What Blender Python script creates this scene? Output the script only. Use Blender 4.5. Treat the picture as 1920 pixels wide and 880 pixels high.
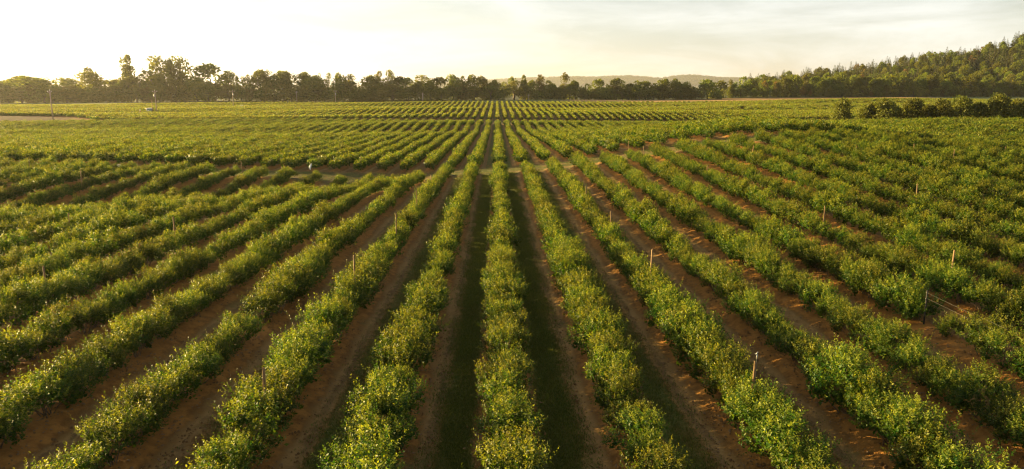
import bpy, math, random
import numpy as np
from mathutils import Vector, Matrix, Euler

rng = np.random.default_rng(7)
random.seed(7)
S = bpy.context.scene
for o in list(bpy.data.objects):
    bpy.data.objects.remove(o)
COL = S.collection
R = math.radians

# ------------------------------------------------------------------ camera
CAM_Z = 11.5
F_PX, W_PX, H_PX = 1400.0, 1920.0, 880.0
PITCH, YAW = math.atan(278 / F_PX), math.atan(28 / F_PX)
cam_d = bpy.data.cameras.new("camera")
cam = bpy.data.objects.new("camera", cam_d)
COL.objects.link(cam)
cam.location = (0, 0, CAM_Z)
cam.rotation_euler = (math.pi / 2 - PITCH, 0, -YAW)
cam_d.sensor_width = 36
cam_d.lens = 36 * F_PX / W_PX
cam_d.clip_start = 0.5
cam_d.clip_end = 40000
S.camera = cam

# ------------------------------------------------------------------ sky, sun, exposure
SUN_AZ, SUN_EL = R(66), R(8.4)            # azimuth counted to the left of the row direction (+Y)
sun_vec = Vector((-math.sin(SUN_AZ) * math.cos(SUN_EL), math.cos(SUN_AZ) * math.cos(SUN_EL), math.sin(SUN_EL)))
W = bpy.data.worlds.new("World")
S.world = W
W.use_nodes = True
wn, wl = W.node_tree.nodes, W.node_tree.links
wn.clear()
wo = wn.new("ShaderNodeOutputWorld")
bg = wn.new("ShaderNodeBackground")
sky = wn.new("ShaderNodeTexSky")
sky.sky_type = 'NISHITA'
sky.sun_disc = False
sky.sun_elevation = SUN_EL
sky.sun_rotation = -SUN_AZ
sky.air_density = 1.0
sky.dust_density = 0.5
sky.ozone_density = 1.0
bg.inputs[1].default_value = 0.05
# thin high cloud veil over the whole sky
tc = wn.new("ShaderNodeTexCoord")
mp = wn.new("ShaderNodeMapping")
mp.inputs['Scale'].default_value = (1.6, 3.0, 9.0)
mp.inputs['Rotation'].default_value = (0.25, 0.1, 0.5)
nz = wn.new("ShaderNodeTexNoise")
nz.inputs['Scale'].default_value = 2.2
nz.inputs['Detail'].default_value = 7
nz.inputs['Roughness'].default_value = 0.62
nz.inputs['Distortion'].default_value = 0.5
cr = wn.new("ShaderNodeMapRange")
cr.inputs['From Min'].default_value = 0.40
cr.inputs['From Max'].default_value = 0.72
cr.inputs['To Min'].default_value = 0.0
cr.inputs['To Max'].default_value = 0.34
veil = wn.new("ShaderNodeMixRGB")
veil.inputs[2].default_value = (6.2, 6.15, 6.0, 1)
wl.new(tc.outputs['Generated'], mp.inputs['Vector'])
wl.new(mp.outputs[0], nz.inputs['Vector'])
wl.new(nz.outputs['Fac'], cr.inputs['Value'])
wl.new(cr.outputs[0], veil.inputs[0])
dsat = wn.new("ShaderNodeHueSaturation")            # thin cirrus all over takes the colour out of the blue
dsat.inputs['Saturation'].default_value = 0.38
warm = wn.new("ShaderNodeMixRGB"); warm.blend_type = 'MULTIPLY'; warm.inputs[0].default_value = 1
warm.inputs[2].default_value = (0.80, 0.79, 0.765, 1)
wl.new(sky.outputs[0], dsat.inputs['Color']); wl.new(dsat.outputs[0], warm.inputs[1])
wl.new(warm.outputs[0], veil.inputs[1])
wl.new(veil.outputs[0], bg.inputs[0])
wl.new(bg.outputs[0], wo.inputs[0])

sl = bpy.data.lights.new("sun", 'SUN')
sl.energy = 5.0
sl.angle = R(0.6)
sl.color = (1.0, 0.72, 0.29)
so = bpy.data.objects.new("sun", sl)
COL.objects.link(so)
so.rotation_euler = sun_vec.to_track_quat('Z', 'Y').to_euler()
so.location = (-200, 150, 120)

S.view_settings.view_transform = 'Standard'
S.view_settings.look = 'None'
S.view_settings.exposure = 2.42
S.view_settings.gamma = 1
S.cycles.use_denoising = True
S.cycles.pixel_filter_type = 'BLACKMAN_HARRIS'
S.cycles.filter_width = 1.2
S.cycles.use_adaptive_sampling = False
S.cycles.sample_clamp_indirect = 6
S.cycles.max_bounces = 8
S.cycles.transmission_bounces = 6
S.cycles.volume_bounces = 0
S.cycles.transparent_max_bounces = 4

# ------------------------------------------------------------------ projection helpers (camera maths only)
_F0 = np.array([math.sin(YAW), math.cos(YAW), 0.0])
_R = np.array([math.cos(YAW), -math.sin(YAW), 0.0])
_F = _F0 * math.cos(PITCH) + np.array([0, 0, -math.sin(PITCH)])
_U = _F0 * math.sin(PITCH) + np.array([0, 0, math.cos(PITCH)])
CAM = np.array([0, 0, CAM_Z])
def ray(px, py):
    return _F + (px - W_PX / 2) / F_PX * _R - (py - H_PX / 2) / F_PX * _U
def project(P):
    P = np.asarray(P, float) - CAM
    d = P @ _F
    return W_PX / 2 + F_PX * (P @ _R) / d, H_PX / 2 - F_PX * (P @ _U) / d, d

# ------------------------------------------------------------------ terrain height
_by = np.arange(-200, 9500, 1.0)
_bz = np.interp(_by, [-200, 0, 14, 40, 60, 84, 97, 130, 180, 250, 276, 296, 412, 494, 560, 640, 900, 9000],
                [-8.2, -8.3, -8.5, -9.3, -9.8, -10.4, -10.9, -11.9, -12.9, -13.6, -13.7, -12.3, -12.1, -11.2, -10.6, -10.4, -10, -10])
_k = np.exp(-0.5 * (np.arange(-18, 19) / 6.0) ** 2); _k /= _k.sum()
_bz = np.convolve(np.pad(_bz, 18, mode='edge'), _k, mode='valid')
def sstep(a, b, x):
    t = np.clip((x - a) / (b - a), 0, 1)
    return t * t * (3 - 2 * t)
ROW_X0, ROW_S = 0.25, 3.0
BLOCKS = [(11.0, 87.2), (95.2, 278.0), (289.0, 500.0)]
HILL_X = [180, 250, 330, 382, 430, 470, 520, 560, 640, 760, 1000, 1600, 5000]
HILL_H = [0, 4, 9, 15, 22, 29, 34, 46, 58, 72, 85, 85, 60]
def height(X, Y, berm=False):
    X = np.asarray(X, float); Y = np.asarray(Y, float)
    z = np.interp(Y, _by, _bz) + CAM_Z
    # mound on the right with the hedgerow behind it
    z = z + 4.3 * np.exp(-((X - 37) / 18) ** 2 / 2 - ((Y - 98) / 35) ** 2 / 2)
    z = z + 4.6 * np.exp(-((X - 97) / 45) ** 2 / 2 - ((Y - 150) / 32) ** 2 / 2)
    # gentle rise and a hollow on the left
    z = z + 1.1 * sstep(15, 60, -X) * sstep(30, 70, Y) * (1 - sstep(120, 170, Y))
    d = ((X + 45) * (84 - 52) - (Y - 52) * (-12 + 45)) / math.hypot(33, 32)
    z = z - 1.35 * np.exp(-(d / 5.5) ** 2 / 2) * sstep(4, 14, -X) * sstep(25, 45, Y) * (1 - sstep(90, 110, Y))
    # rolling of the far fields
    far = sstep(110, 190, Y) * (1 - sstep(560, 700, Y))
    z = z + far * (0.45 * np.sin(Y / 17 + X / 60) + 0.35 * np.sin(Y / 9.5 - X / 34 + 1.3) + 0.3 * np.sin(X / 40 + 2))
    z = z + 0.006 * np.clip(X, -500, 400) * sstep(330, 560, Y)
    # wooded hill
    hh = np.interp(X, HILL_X, HILL_H) * (1 - sstep(860, 1500, Y))
    z = z + hh * sstep(596 - 0.02 * X, 830, Y)
    if berm:
        u = np.abs((X - ROW_X0) / ROW_S - np.round((X - ROW_X0) / ROW_S)) * ROW_S
        m = np.zeros_like(z)
        for a, b in BLOCKS[:2]:
            m = np.maximum(m, sstep(a - 1.5, a + .5, Y) * (1 - sstep(b - .5, b + 1.5, Y)))
        z = z + m * 0.24 * (1 - sstep(0.25, 0.95, u)) + m * 0.05 * np.sin(Y * 1.7 + X * 2.1) * np.sin(X * 3.3 - Y * .6)
    return z
def ground_hit(px, py, lo=8, hi=2500):
    r = ray(px, py)
    t = np.concatenate([np.arange(lo, 150, .1), np.arange(150, hi, .5)])
    P = CAM + t[:, None] * r
    below = P[:, 2] < height(P[:, 0], P[:, 1])
    i = np.argmax(below)
    return P[i]

# ------------------------------------------------------------------ object helpers
def tag(o, label=None, cat=None, group=None, kind=None):
    if label: o['label'] = label
    if cat: o['category'] = cat
    if group: o['group'] = group
    if kind: o['kind'] = kind
    return o
def empty(name, loc=(0, 0, 0), rz=0, scale=(1, 1, 1)):
    o = bpy.data.objects.new(name, None)
    COL.objects.link(o)
    o.empty_display_size = .3
    o.location = loc; o.rotation_euler = (0, 0, rz); o.scale = scale
    return o
def obj(name, me, parent=None, loc=(0, 0, 0), link=True):
    o = bpy.data.objects.new(name, me)
    if link: COL.objects.link(o)
    o.parent = parent
    o.location = loc
    return o
def np_mesh(name, verts, quads=None, tris=None, mat=None, smooth=False, tint=None):
    me = bpy.data.meshes.new(name)
    verts = np.asarray(verts, np.float32).reshape(-1, 3)
    q = np.zeros((0, 4), np.int32) if quads is None else np.asarray(quads, np.int32).reshape(-1, 4)
    t = np.zeros((0, 3), np.int32) if tris is None else np.asarray(tris, np.int32).reshape(-1, 3)
    me.vertices.add(len(verts)); me.vertices.foreach_set("co", verts.ravel())
    me.loops.add(q.size + t.size)
    me.loops.foreach_set("vertex_index", np.concatenate([q.ravel(), t.ravel()]))
    me.polygons.add(len(q) + len(t))
    starts = np.concatenate([np.arange(len(q)) * 4, q.size + np.arange(len(t)) * 3])
    me.polygons.foreach_set("loop_start", starts.astype(np.int32))
    if smooth:
        me.polygons.foreach_set("use_smooth", np.ones(len(q) + len(t), bool))
    if tint is not None:
        a = me.attributes.new("tint", 'FLOAT', 'POINT')
        a.data.foreach_set("value", np.asarray(tint, np.float32))
    me.update(calc_edges=True)
    me.validate()
    if mat: me.materials.append(mat)
    return me
class MB:
    """collects tubes, boxes and lathes into one mesh"""
    def __init__(s): s.v = []; s.q = []; s.t = []; s.n = 0
    def add(s, v, q=(), t=()):
        s.v.extend([tuple(map(float, p)) for p in v])
        s.q.extend([tuple(i + s.n for i in f) for f in q]); s.t.extend([tuple(i + s.n for i in f) for f in t])
        s.n += len(v)
    def tube(s, pts, rad, k=6, cap=True):
        pts = [Vector(p) for p in pts]
        rad = list(rad) if hasattr(rad, '__len__') else [rad] * len(pts)
        vs = []
        for i, p in enumerate(pts):
            d = (pts[min(i + 1, len(pts) - 1)] - pts[max(i - 1, 0)]).normalized()
            a = d.orthogonal().normalized() if abs(d.z) < .95 else Vector((1, 0, 0)).cross(d).normalized()
            b = d.cross(a)
            for j in range(k):
                th = 2 * math.pi * j / k
                vs.append(p + (a * math.cos(th) + b * math.sin(th)) * rad[i])
        qs = [(i * k + j, i * k + (j + 1) % k, (i + 1) * k + (j + 1) % k, (i + 1) * k + j) for i in range(len(pts) - 1) for j in range(k)]
        ts = []
        if cap:
            n = len(vs); vs += [pts[0], pts[-1]]
            L = (len(pts) - 1) * k
            ts = [(n, (j + 1) % k, j) for j in range(k)] + [(n + 1, L + j, L + (j + 1) % k) for j in range(k)]
        s.add(vs, qs, ts)
    def box(s, c, h, M=None, bev=0.0):
        x, y, z = h
        if bev <= 0:
            v = [(sx * x, sy * y, sz * z) for sz in (-1, 1) for sx, sy in ((-1, -1), (1, -1), (1, 1), (-1, 1))]
            q = [(3, 2, 1, 0), (4, 5, 6, 7), (0, 1, 5, 4), (1, 2, 6, 5), (2, 3, 7, 6), (3, 0, 4, 7)]
        else:
            v = []; lv = [(-z, bev), (-z + bev, 0), (z - bev, 0), (z, bev)]
            for zz, ins in lv:
                a, b = x - ins, y - ins
                v += [(-a, -b + bev, zz), (-a + bev, -b, zz), (a - bev, -b, zz), (a, -b + bev, zz), (a, b - bev, zz), (a - bev, b, zz), (-a + bev, b, zz), (-a, b - bev, zz)]
            q = [(r * 8 + j, r * 8 + (j + 1) % 8, r * 8 + 8 + (j + 1) % 8, r * 8 + 8 + j) for r in range(3) for j in range(8)]
            q += [(0, 7, 2, 1), (7, 6, 3, 2), (6, 5, 4, 3), (24, 25, 26, 31), (31, 26, 27, 30), (30, 27, 28, 29)]
        v = [(M @ Vector(p) if M else Vector(p)) + Vector(c) for p in v]
        s.add(v, q)
    def build(s, name, mat, parent=None, smooth=False):
        return obj(name, np_mesh(name, s.v, s.q or None, s.t or None, mat, smooth), parent)

# ------------------------------------------------------------------ materials
def new_mat(name):
    m = bpy.data.materials.new(name); m.use_nodes = True
    m.node_tree.nodes.clear()
    return m, m.node_tree.nodes, m.node_tree.links
def leaf_mat(name, dark, light, trans=0.45, var=0.25, rough=0.45, gloss=0.25, tr_tint=(1.25, 1.15, 0.35)):
    """foliage: 'tint' attribute 0..1 picks dark leaf .. pale leaf; light passes through the leaf"""
    m, n, l = new_mat(name)
    out = n.new("ShaderNodeOutputMaterial")
    at = n.new("ShaderNodeAttribute"); at.attribute_name = "tint"
    oi = n.new("ShaderNodeObjectInfo")
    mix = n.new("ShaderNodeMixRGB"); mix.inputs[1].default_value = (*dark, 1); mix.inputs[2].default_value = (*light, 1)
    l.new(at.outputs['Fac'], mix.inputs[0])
    hsv = n.new("ShaderNodeHueSaturation")
    l.new(mix.outputs[0], hsv.inputs['Color'])
    mr = n.new("ShaderNodeMapRange"); mr.inputs['To Min'].default_value = 1 - var; mr.inputs['To Max'].default_value = 1 + var
    l.new(oi.outputs['Random'], mr.inputs['Value']); l.new(mr.outputs[0], hsv.inputs['Value'])
    mh = n.new("ShaderNodeMath"); mh.operation = 'MULTIPLY_ADD'
    mh.inputs[1].default_value = 0.04 * var / .25; mh.inputs[2].default_value = 0.5 - 0.02 * var / .25
    l.new(oi.outputs['Random'], mh.inputs[0]); l.new(mh.outputs[0], hsv.inputs['Hue'])
    p = n.new("ShaderNodeBsdfPrincipled")
    p.inputs['Roughness'].default_value = rough
    p.inputs['Specular IOR Level'].default_value = gloss
    l.new(hsv.outputs[0], p.inputs['Base Color'])
    tr = n.new("ShaderNodeBsdfTranslucent")
    tm = n.new("ShaderNodeMixRGB"); tm.blend_type = 'MULTIPLY'; tm.inputs[0].default_value = 1
    tm.inputs[2].default_value = (*tr_tint, 1)
    l.new(hsv.outputs[0], tm.inputs[1]); l.new(tm.outputs[0], tr.inputs['Color'])
    ms = n.new("ShaderNodeMixShader"); ms.inputs[0].default_value = trans
    l.new(p.outputs[0], ms.inputs[1]); l.new(tr.outputs[0], ms.inputs[2])
    l.new(ms.outputs[0], out.inputs['Surface'])
    return m
def solid_mat(name, c1, c2, scale=8, rough=0.8, bump=0.3, metal=0.0, stretch=(1, 1, 1)):
    m, n, l = new_mat(name)
    out = n.new("ShaderNodeOutputMaterial"); p = n.new("ShaderNodeBsdfPrincipled")
    t = n.new("ShaderNodeTexCoord"); mpg = n.new("ShaderNodeMapping"); mpg.inputs['Scale'].default_value = stretch
    no = n.new("ShaderNodeTexNoise"); no.inputs['Scale'].default_value = scale; no.inputs['Detail'].default_value = 6
    l.new(t.outputs['Object'], mpg.inputs[0]); l.new(mpg.outputs[0], no.inputs['Vector'])
    r = n.new("ShaderNodeValToRGB")
    r.color_ramp.elements[0].position = .35; r.color_ramp.elements[0].color = (*c1, 1)
    r.color_ramp.elements[1].position = .65; r.color_ramp.elements[1].color = (*c2, 1)
    l.new(no.outputs['Fac'], r.inputs[0]); l.new(r.outputs[0], p.inputs['Base Color'])
    p.inputs['Roughness'].default_value = rough; p.inputs['Metallic'].default_value = metal
    b = n.new("ShaderNodeBump"); b.inputs['Strength'].default_value = bump; b.inputs['Distance'].default_value = .02
    l.new(no.outputs['Fac'], b.inputs['Height']); l.new(b.outputs[0], p.inputs['Normal'])
    l.new(p.outputs[0], out.inputs['Surface'])
    return m

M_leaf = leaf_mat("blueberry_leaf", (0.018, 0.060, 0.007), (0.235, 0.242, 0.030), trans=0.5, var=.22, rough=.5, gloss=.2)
M_stem = solid_mat("blueberry_wood", (.07, .045, .025), (.15, .10, .055), 20)
M_tree = leaf_mat("broadleaf_leaves", (0.050, 0.078, 0.014), (0.180, 0.190, 0.034), trans=0.55, var=.3, rough=.6, gloss=.1)
M_pale = leaf_mat("pale_broadleaf_leaves", (0.08, 0.095, 0.022), (0.20, 0.18, 0.045), trans=0.5, var=.3, rough=.6, gloss=.1)
M_rust = leaf_mat("turning_leaves", (0.12, 0.08, 0.025), (0.20, 0.13, 0.04), trans=0.4, var=.2, rough=.6, gloss=.1)
M_fir = leaf_mat("fir_needles", (0.042, 0.060, 0.015), (0.130, 0.130, 0.028), trans=0.15, var=.3, rough=.7, gloss=.1)
M_hedge = leaf_mat("willow_shrub_leaves", (0.048, 0.070, 0.014), (0.150, 0.150, 0.028), trans=0.35, var=.2, rough=.55, gloss=.15)
M_bark = solid_mat("tree_bark", (.06, .045, .03), (.14, .11, .08), 6, stretch=(4, 4, .7))
M_post = solid_mat("split_post_wood", (.11, .06, .025), (.20, .12, .05), 14, stretch=(5, 5, .6), bump=.5)
M_pole = solid_mat("weathered_pole_wood", (.20, .15, .11), (.32, .25, .19), 8, stretch=(5, 5, .4))
M_metal = solid_mat("galvanised_metal", (.30, .30, .29), (.42, .42, .40), 12, rough=.45, bump=.05, metal=.6)
M_wire = solid_mat("steel_wire", (.16, .15, .12), (.22, .21, .18), 20, rough=.5, bump=0, metal=.3)
M_pipe = solid_mat("dark_pipe", (.018, .017, .015), (.03, .028, .025), 15, rough=.95, bump=.1)
M_white = solid_mat("white_plastic", (.78, .77, .74), (.86, .85, .82), 12, rough=.5, bump=.1)
M_teal = solid_mat("faded_teal_paint", (.05, .12, .14), (.08, .17, .19), 10, rough=.5, bump=.05)
M_roofp = solid_mat("pale_roof_sheet", (.55, .54, .52), (.68, .66, .62), 10, rough=.5, bump=.05)
M_conc = solid_mat("pale_concrete", (.30, .25, .18), (.42, .35, .26), 10, rough=.9)
M_rust_metal = solid_mat("rusty_metal", (.16, .07, .035), (.30, .14, .07), 12, rough=.8)
M_red = solid_mat("red_plastic", (.45, .08, .04), (.55, .11, .05), 12, rough=.45)
M_grass = leaf_mat("grass_blades", (0.050, 0.085, 0.014), (0.16, 0.165, 0.04), trans=.35, var=.2)
M_hillfar = leaf_mat("distant_forest_leaves", (0.03, 0.05, 0.018), (0.07, 0.085, 0.025), trans=.1, var=.3)

def ground_material():
    m, n, l = new_mat("field_ground")
    out = n.new("ShaderNodeOutputMaterial"); p = n.new("ShaderNodeBsdfPrincipled"); p.inputs['Roughness'].default_value = .95
    p.inputs['Specular IOR Level'].default_value = .15
    geo = n.new("ShaderNodeNewGeometry"); sx = n.new("ShaderNodeSeparateXYZ"); l.new(geo.outputs['Position'], sx.inputs[0])
    def M(op, a, b=None, c=None):
        q = n.new("ShaderNodeMath"); q.operation = op
        for i, v in enumerate((a, b, c)):
            if v is None: continue
            if isinstance(v, (int, float)): q.inputs[i].default_value = v
            else: l.new(v, q.inputs[i])
        return q.outputs[0]
    def noise(scale, det=5, rough=.55, stretch=None):
        q = n.new("ShaderNodeTexNoise"); q.inputs['Scale'].default_value = scale; q.inputs['Detail'].default_value = det; q.inputs['Roughness'].default_value = rough
        if stretch:
            mpg = n.new("ShaderNodeMapping"); mpg.inputs['Scale'].default_value = stretch
            l.new(geo.outputs['Position'], mpg.inputs[0]); l.new(mpg.outputs[0], q.inputs['Vector'])
        else: l.new(geo.outputs['Position'], q.inputs['Vector'])
        return q.outputs['Fac']
    def step(a, b, x):
        q = n.new("ShaderNodeMapRange"); q.interpolation_type = 'SMOOTHSTEP'
        q.inputs['From Min'].default_value = a; q.inputs['From Max'].default_value = b
        l.new(x, q.inputs['Value']); return q.outputs[0]
    def mixc(f, a, b):
        q = n.new("ShaderNodeMixRGB")
        l.new(f, q.inputs[0])
        for i, v in ((1, a), (2, b)):
            if isinstance(v, tuple): q.inputs[i].default_value = (*v, 1)
            else: l.new(v, q.inputs[i])
        return q.outputs[0]
    def att(name):
        q = n.new("ShaderNodeAttribute"); q.attribute_name = name; return q.outputs['Fac']
    n1 = noise(.55, 4); n2 = noise(3.2, 6, .65); n3 = noise(14, 5, .7); n4 = noise(1.2, 5, .6, (1, .25, 1))
    wob = M('ADD', M('MULTIPLY', M('SUBTRACT', n4, .5), .22), M('MULTIPLY', M('SUBTRACT', n2, .5), .22))
    w = M('ABSOLUTE', M('DIVIDE', M('SUBTRACT', sx.outputs[0], ROW_X0), ROW_S))
    fr = M('ADD', M('FRACT', w), wob)
    berm = M('SUBTRACT', 1, M('MULTIPLY', step(.17, .27, fr), M('SUBTRACT', 1, step(.74, .84, fr))))
    gr = M('MULTIPLY', step(.26, .32, fr), M('SUBTRACT', 1, step(.52, .60, fr)))
    trk = M('MULTIPLY', step(.56, .62, fr), M('SUBTRACT', 1, step(.70, .78, fr)))
    soil = mixc(step(.35, .65, n2), (.135, .066, .017), (.205, .108, .030))
    soil = mixc(M('MULTIPLY', step(.5, .75, n3), .5), soil, (.19, .115, .045))
    mulch = mixc(step(.3, .7, n2), (.215, .094, .020), (.33, .158, .036))
    mulch = mixc(M('MULTIPLY', step(.55, .7, n3), .45), mulch, (.10, .055, .03))
    track = mixc(step(.3, .7, n2), (.22, .128, .042), (.30, .185, .068))
    debris = mixc(step(.58, .68, n3), track, (.10, .075, .055))
    grass = mixc(step(.3, .7, n2), (.052, .078, .014), (.105, .115, .028))
    grass = mixc(M('MULTIPLY', step(.52, .75, n1), .7), grass, (.115, .10, .035))
    grass = mixc(M('MULTIPLY', step(.55, .7, n3), .35), grass, (.10, .09, .04))
    alley = mixc(trk, soil, debris)
    rut = M('MULTIPLY', M('MULTIPLY', step(.60, .63, fr), M('SUBTRACT', 1, step(.66, .69, fr))), step(.35, .6, n4))
    alley = mixc(M('MULTIPLY', rut, .6), alley, (.085, .055, .028))
    alley = mixc(M('MULTIPLY', step(.56, .68, M('ADD', M('MULTIPLY', n1, .7), M('MULTIPLY', n3, .3))), .8), alley, grass)
    gamt = M('MULTIPLY', gr, M('MULTIPLY', att("grass_amt"), M('ADD', .35, M('MULTIPLY', step(.34, .56, n4), .65))))
    alley = mixc(gamt, alley, grass)
    rows = mixc(berm, alley, mulch)
    pasture = mixc(step(.3, .7, n1), (.055, .085, .018), (.10, .11, .03))
    pasture = mixc(M('MULTIPLY', step(.5, .7, n2), .5), pasture, (.12, .10, .04))
    c = mixc(att("rows"), pasture, rows)
    lane = mixc(step(.44, .58, M('ADD', M('MULTIPLY', n1, .6), M('MULTIPLY', n2, .4))), mixc(step(.35, .65, n3), (.036, .050, .010), (.070, .068, .018)), (.17, .10, .04))
    c = mixc(att("lane"), c, lane)
    c = mixc(att("yard"), c, mixc(step(.35, .7, n2), (.065, .042, .024), (.10, .064, .038)))
    c = mixc(att("stubble"), c, mixc(step(.3, .7, noise(.25, 5, .6, (.3, 1, 1))), (.33, .19, .065), (.44, .27, .10)))
    c = mixc(att("forest"), c, mixc(step(.3, .7, n1), (.03, .038, .014), (.05, .055, .02)))
    l.new(c, p.inputs['Base Color'])
    b = n.new("ShaderNodeBump"); b.inputs['Strength'].default_value = .9; b.inputs['Distance'].default_value = .12
    l.new(M('ADD', M('MULTIPLY', n2, .6), M('MULTIPLY', n3, .4)), b.inputs['Height']); l.new(b.outputs[0], p.inputs['Normal'])
    l.new(p.outputs[0], out.inputs['Surface'])
    return m

# ------------------------------------------------------------------ ground: one sheet out to the horizon
xs = np.concatenate([-np.geomspace(75, 9500, 90)[::-1], np.arange(-74.8, 74.9, .3), np.geomspace(75, 9500, 90)])
ys = np.concatenate([np.arange(-60, 8, 6), np.arange(8, 40, .45), np.arange(40, 112, .8), np.arange(112, 300, 2.5), np.arange(300, 860, 5), np.geomspace(860, 8700, 44)])
GX, GY = np.meshgrid(xs, ys)
GZ = height(GX, GY, berm=True)
nx, ny = len(xs), len(ys)
ii = (np.arange(ny - 1)[:, None] * nx + np.arange(nx - 1)[None, :]).ravel()
gm = np_mesh("ground", np.stack([GX, GY, GZ], -1).reshape(-1, 3), np.stack([ii, ii + 1, ii + nx + 1, ii + nx], -1), mat=ground_material(), smooth=True)
def yard_mask(X, Y): return sstep(-228, -222, X) * (1 - sstep(-178 + 0, -160, X + (Y - 300) * 1.2)) * sstep(285, 288, Y) * (1 - sstep(304, 308, Y))
def stub_mask(X, Y): return sstep(40, 62, X) * (1 - sstep(300, 340, X)) * sstep(506, 510, Y) * (1 - sstep(582, 592, Y))
zone = {
    "rows": np.clip(sum(sstep(a - 2.2, a - .8, GY) * (1 - sstep(b + .8, b + 2.2, GY)) for a, b in BLOCKS), 0, 1) * (np.abs(GX) < 560),
    "lane": sstep(84.5, 86.8, GY + .5 * np.sin(GX)) * (1 - sstep(94.2, 96, GY)) + sstep(277, 279, GY) * (1 - sstep(287, 289, GY)),
    "yard": yard_mask(GX, GY), "stubble": stub_mask(GX, GY),
    "forest": sstep(590, 606, GY) * sstep(150, 190, GX) + sstep(566, 580, GY) * (1 - sstep(150, 190, GX)) * (GY < 900),
    "grass_amt": np.clip(1.05 - sstep(3.2, 8, np.abs(GX - ROW_X0)) * .8, 0, 1),
}
for k, v in zone.items():
    a = gm.attributes.new(k, 'FLOAT', 'POINT'); a.data.foreach_set("value", v.astype(np.float32).ravel())
g = obj("ground", gm)
tag(g, "brown mulched rows and grassy lanes of the rolling farmland", kind='structure')

# ------------------------------------------------------------------ foliage meshes
def unit(v): return v / np.maximum(np.linalg.norm(v, axis=-1, keepdims=True), 1e-9)
def leaves(base, d, up, L, Wd, tint):
    """one folded diamond per leaf (quad): base, side, tip, side"""
    side = unit(np.cross(d, up)); nrm = np.cross(side, d)
    mid = base + d * (L * .45)[:, None]
    fold = nrm * (Wd * .18)[:, None]
    v = np.stack([base, mid + side * (Wd * .5)[:, None] + fold, base + d * L[:, None], mid - side * (Wd * .5)[:, None] + fold], 1)
    q = np.arange(len(base) * 4).reshape(-1, 4)
    return v.reshape(-1, 3), q, np.repeat(tint, 4)
def bush_lobes(r, n, hh=1.28):
    c = []
    for i in range(n):
        a = 2 * math.pi * i / n + r.normal() * .35
        q = r.uniform(.26, .62)
        c.append((math.cos(a) * q, math.sin(a) * q, r.uniform(.36, .95) * hh * .84))
    for i in range(2): c.append((r.normal() * .16, r.normal() * .16, hh * r.uniform(.66, .92)))
    c = np.array(c); rad = r.uniform(.20, .34, len(c)); return c, rad
def bush_mesh(name, seed, n_shoot, per, leaf, filler, hh=1.28):
    r = np.random.default_rng(seed)
    c, rad = bush_lobes(r, 9, hh)
    li = r.integers(0, len(c), n_shoot)
    dirs = unit(r.normal(size=(n_shoot, 3)) + np.array([0, 0, .35]))
    P = c[li] + dirs * (rad[li] * r.uniform(.55, 1.0, n_shoot))[:, None]
    P[:, 2] = np.maximum(P[:, 2], .16 + .1 * r.random(n_shoot))
    sd = unit(dirs * .6 + np.array([0, 0, .95]) + r.normal(size=(n_shoot, 3)) * .28)
    sl_ = r.uniform(.12, .30, n_shoot) * np.where(r.random(n_shoot) < .14, 1.7, 1)
    leaf_tone = np.clip(np.where(r.random(n_shoot) < .10 + .52 * sstep(.5, .95, P[:, 2] / hh), r.beta(5, 1.6, n_shoot), r.beta(1.2, 7, n_shoot)), 0, 1)  # paler towards the top: young growth, plus sunlit gold put into the tint
    f = (np.arange(per) + .4) / per
    B = P[:, None] + sd[:, None] * (sl_[:, None] * f[None])[..., None]
    ang = r.uniform(0, 6.28, (n_shoot, 1)) + np.arange(per)[None] * 2.4
    a1 = unit(np.cross(sd, np.array([.3, .5, .2]))); a2 = np.cross(sd, a1)
    rad_d = a1[:, None] * np.cos(ang)[..., None] + a2[:, None] * np.sin(ang)[..., None]
    ld = unit(rad_d * .85 + sd[:, None] * (.35 + .5 * f)[None, :, None] + r.normal(size=rad_d.shape) * .2)
    up = unit(sd[:, None] + r.normal(size=ld.shape) * .35)
    N = n_shoot * per
    Lf = leaf * r.uniform(.7, 1.25, N) * np.tile(1.1 - .35 * f, n_shoot)
    tint = np.clip(np.repeat(leaf_tone, per) * (.65 + .35 * np.tile(f, n_shoot)) + .10 * np.tile(f, n_shoot) + r.normal(size=N) * .08, 0, 1)
    v, q, t = leaves(B.reshape(-1, 3), ld.reshape(-1, 3), up.reshape(-1, 3), Lf, Lf * .5, tint)
    # dark inner filler leaves
    li = r.integers(0, len(c), filler)
    Pf = c[li] + unit(r.normal(size=(filler, 3))) * (rad[li] * r.uniform(.1, .8, filler))[:, None]
    Pf[:, 2] = np.maximum(Pf[:, 2] - .1, .14)
    d = unit(r.normal(size=(filler, 3))); u = unit(r.normal(size=(filler, 3)))
    Lf = leaf * 1.5 * r.uniform(.8, 1.3, filler)
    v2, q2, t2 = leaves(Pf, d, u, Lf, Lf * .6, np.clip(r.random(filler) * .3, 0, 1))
    return np_mesh(name, np.concatenate([v, v2]), np.concatenate([q, q2 + len(v)]), mat=M_leaf, tint=np.concatenate([t, t2])), c
def stems_mesh(name, seed, c):
    r = np.random.default_rng(seed); m = MB()
    for p in c:
        b = Vector((r.normal() * .07, r.normal() * .07, -.05))
        m.tube([b, b.lerp(Vector(p), .45) + Vector((r.normal() * .05, r.normal() * .05, .05)), Vector(p)], [.017, .012, .006], 4, cap=False)
    return np_mesh(name, m.v, m.q, m.t or None, M_stem)
NV = 10
near_v = []
for i in range(NV):
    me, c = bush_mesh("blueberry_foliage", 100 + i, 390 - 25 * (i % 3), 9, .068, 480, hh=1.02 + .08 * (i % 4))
    near_v.append((me, stems_mesh("blueberry_stem", 200 + i, c)))

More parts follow.
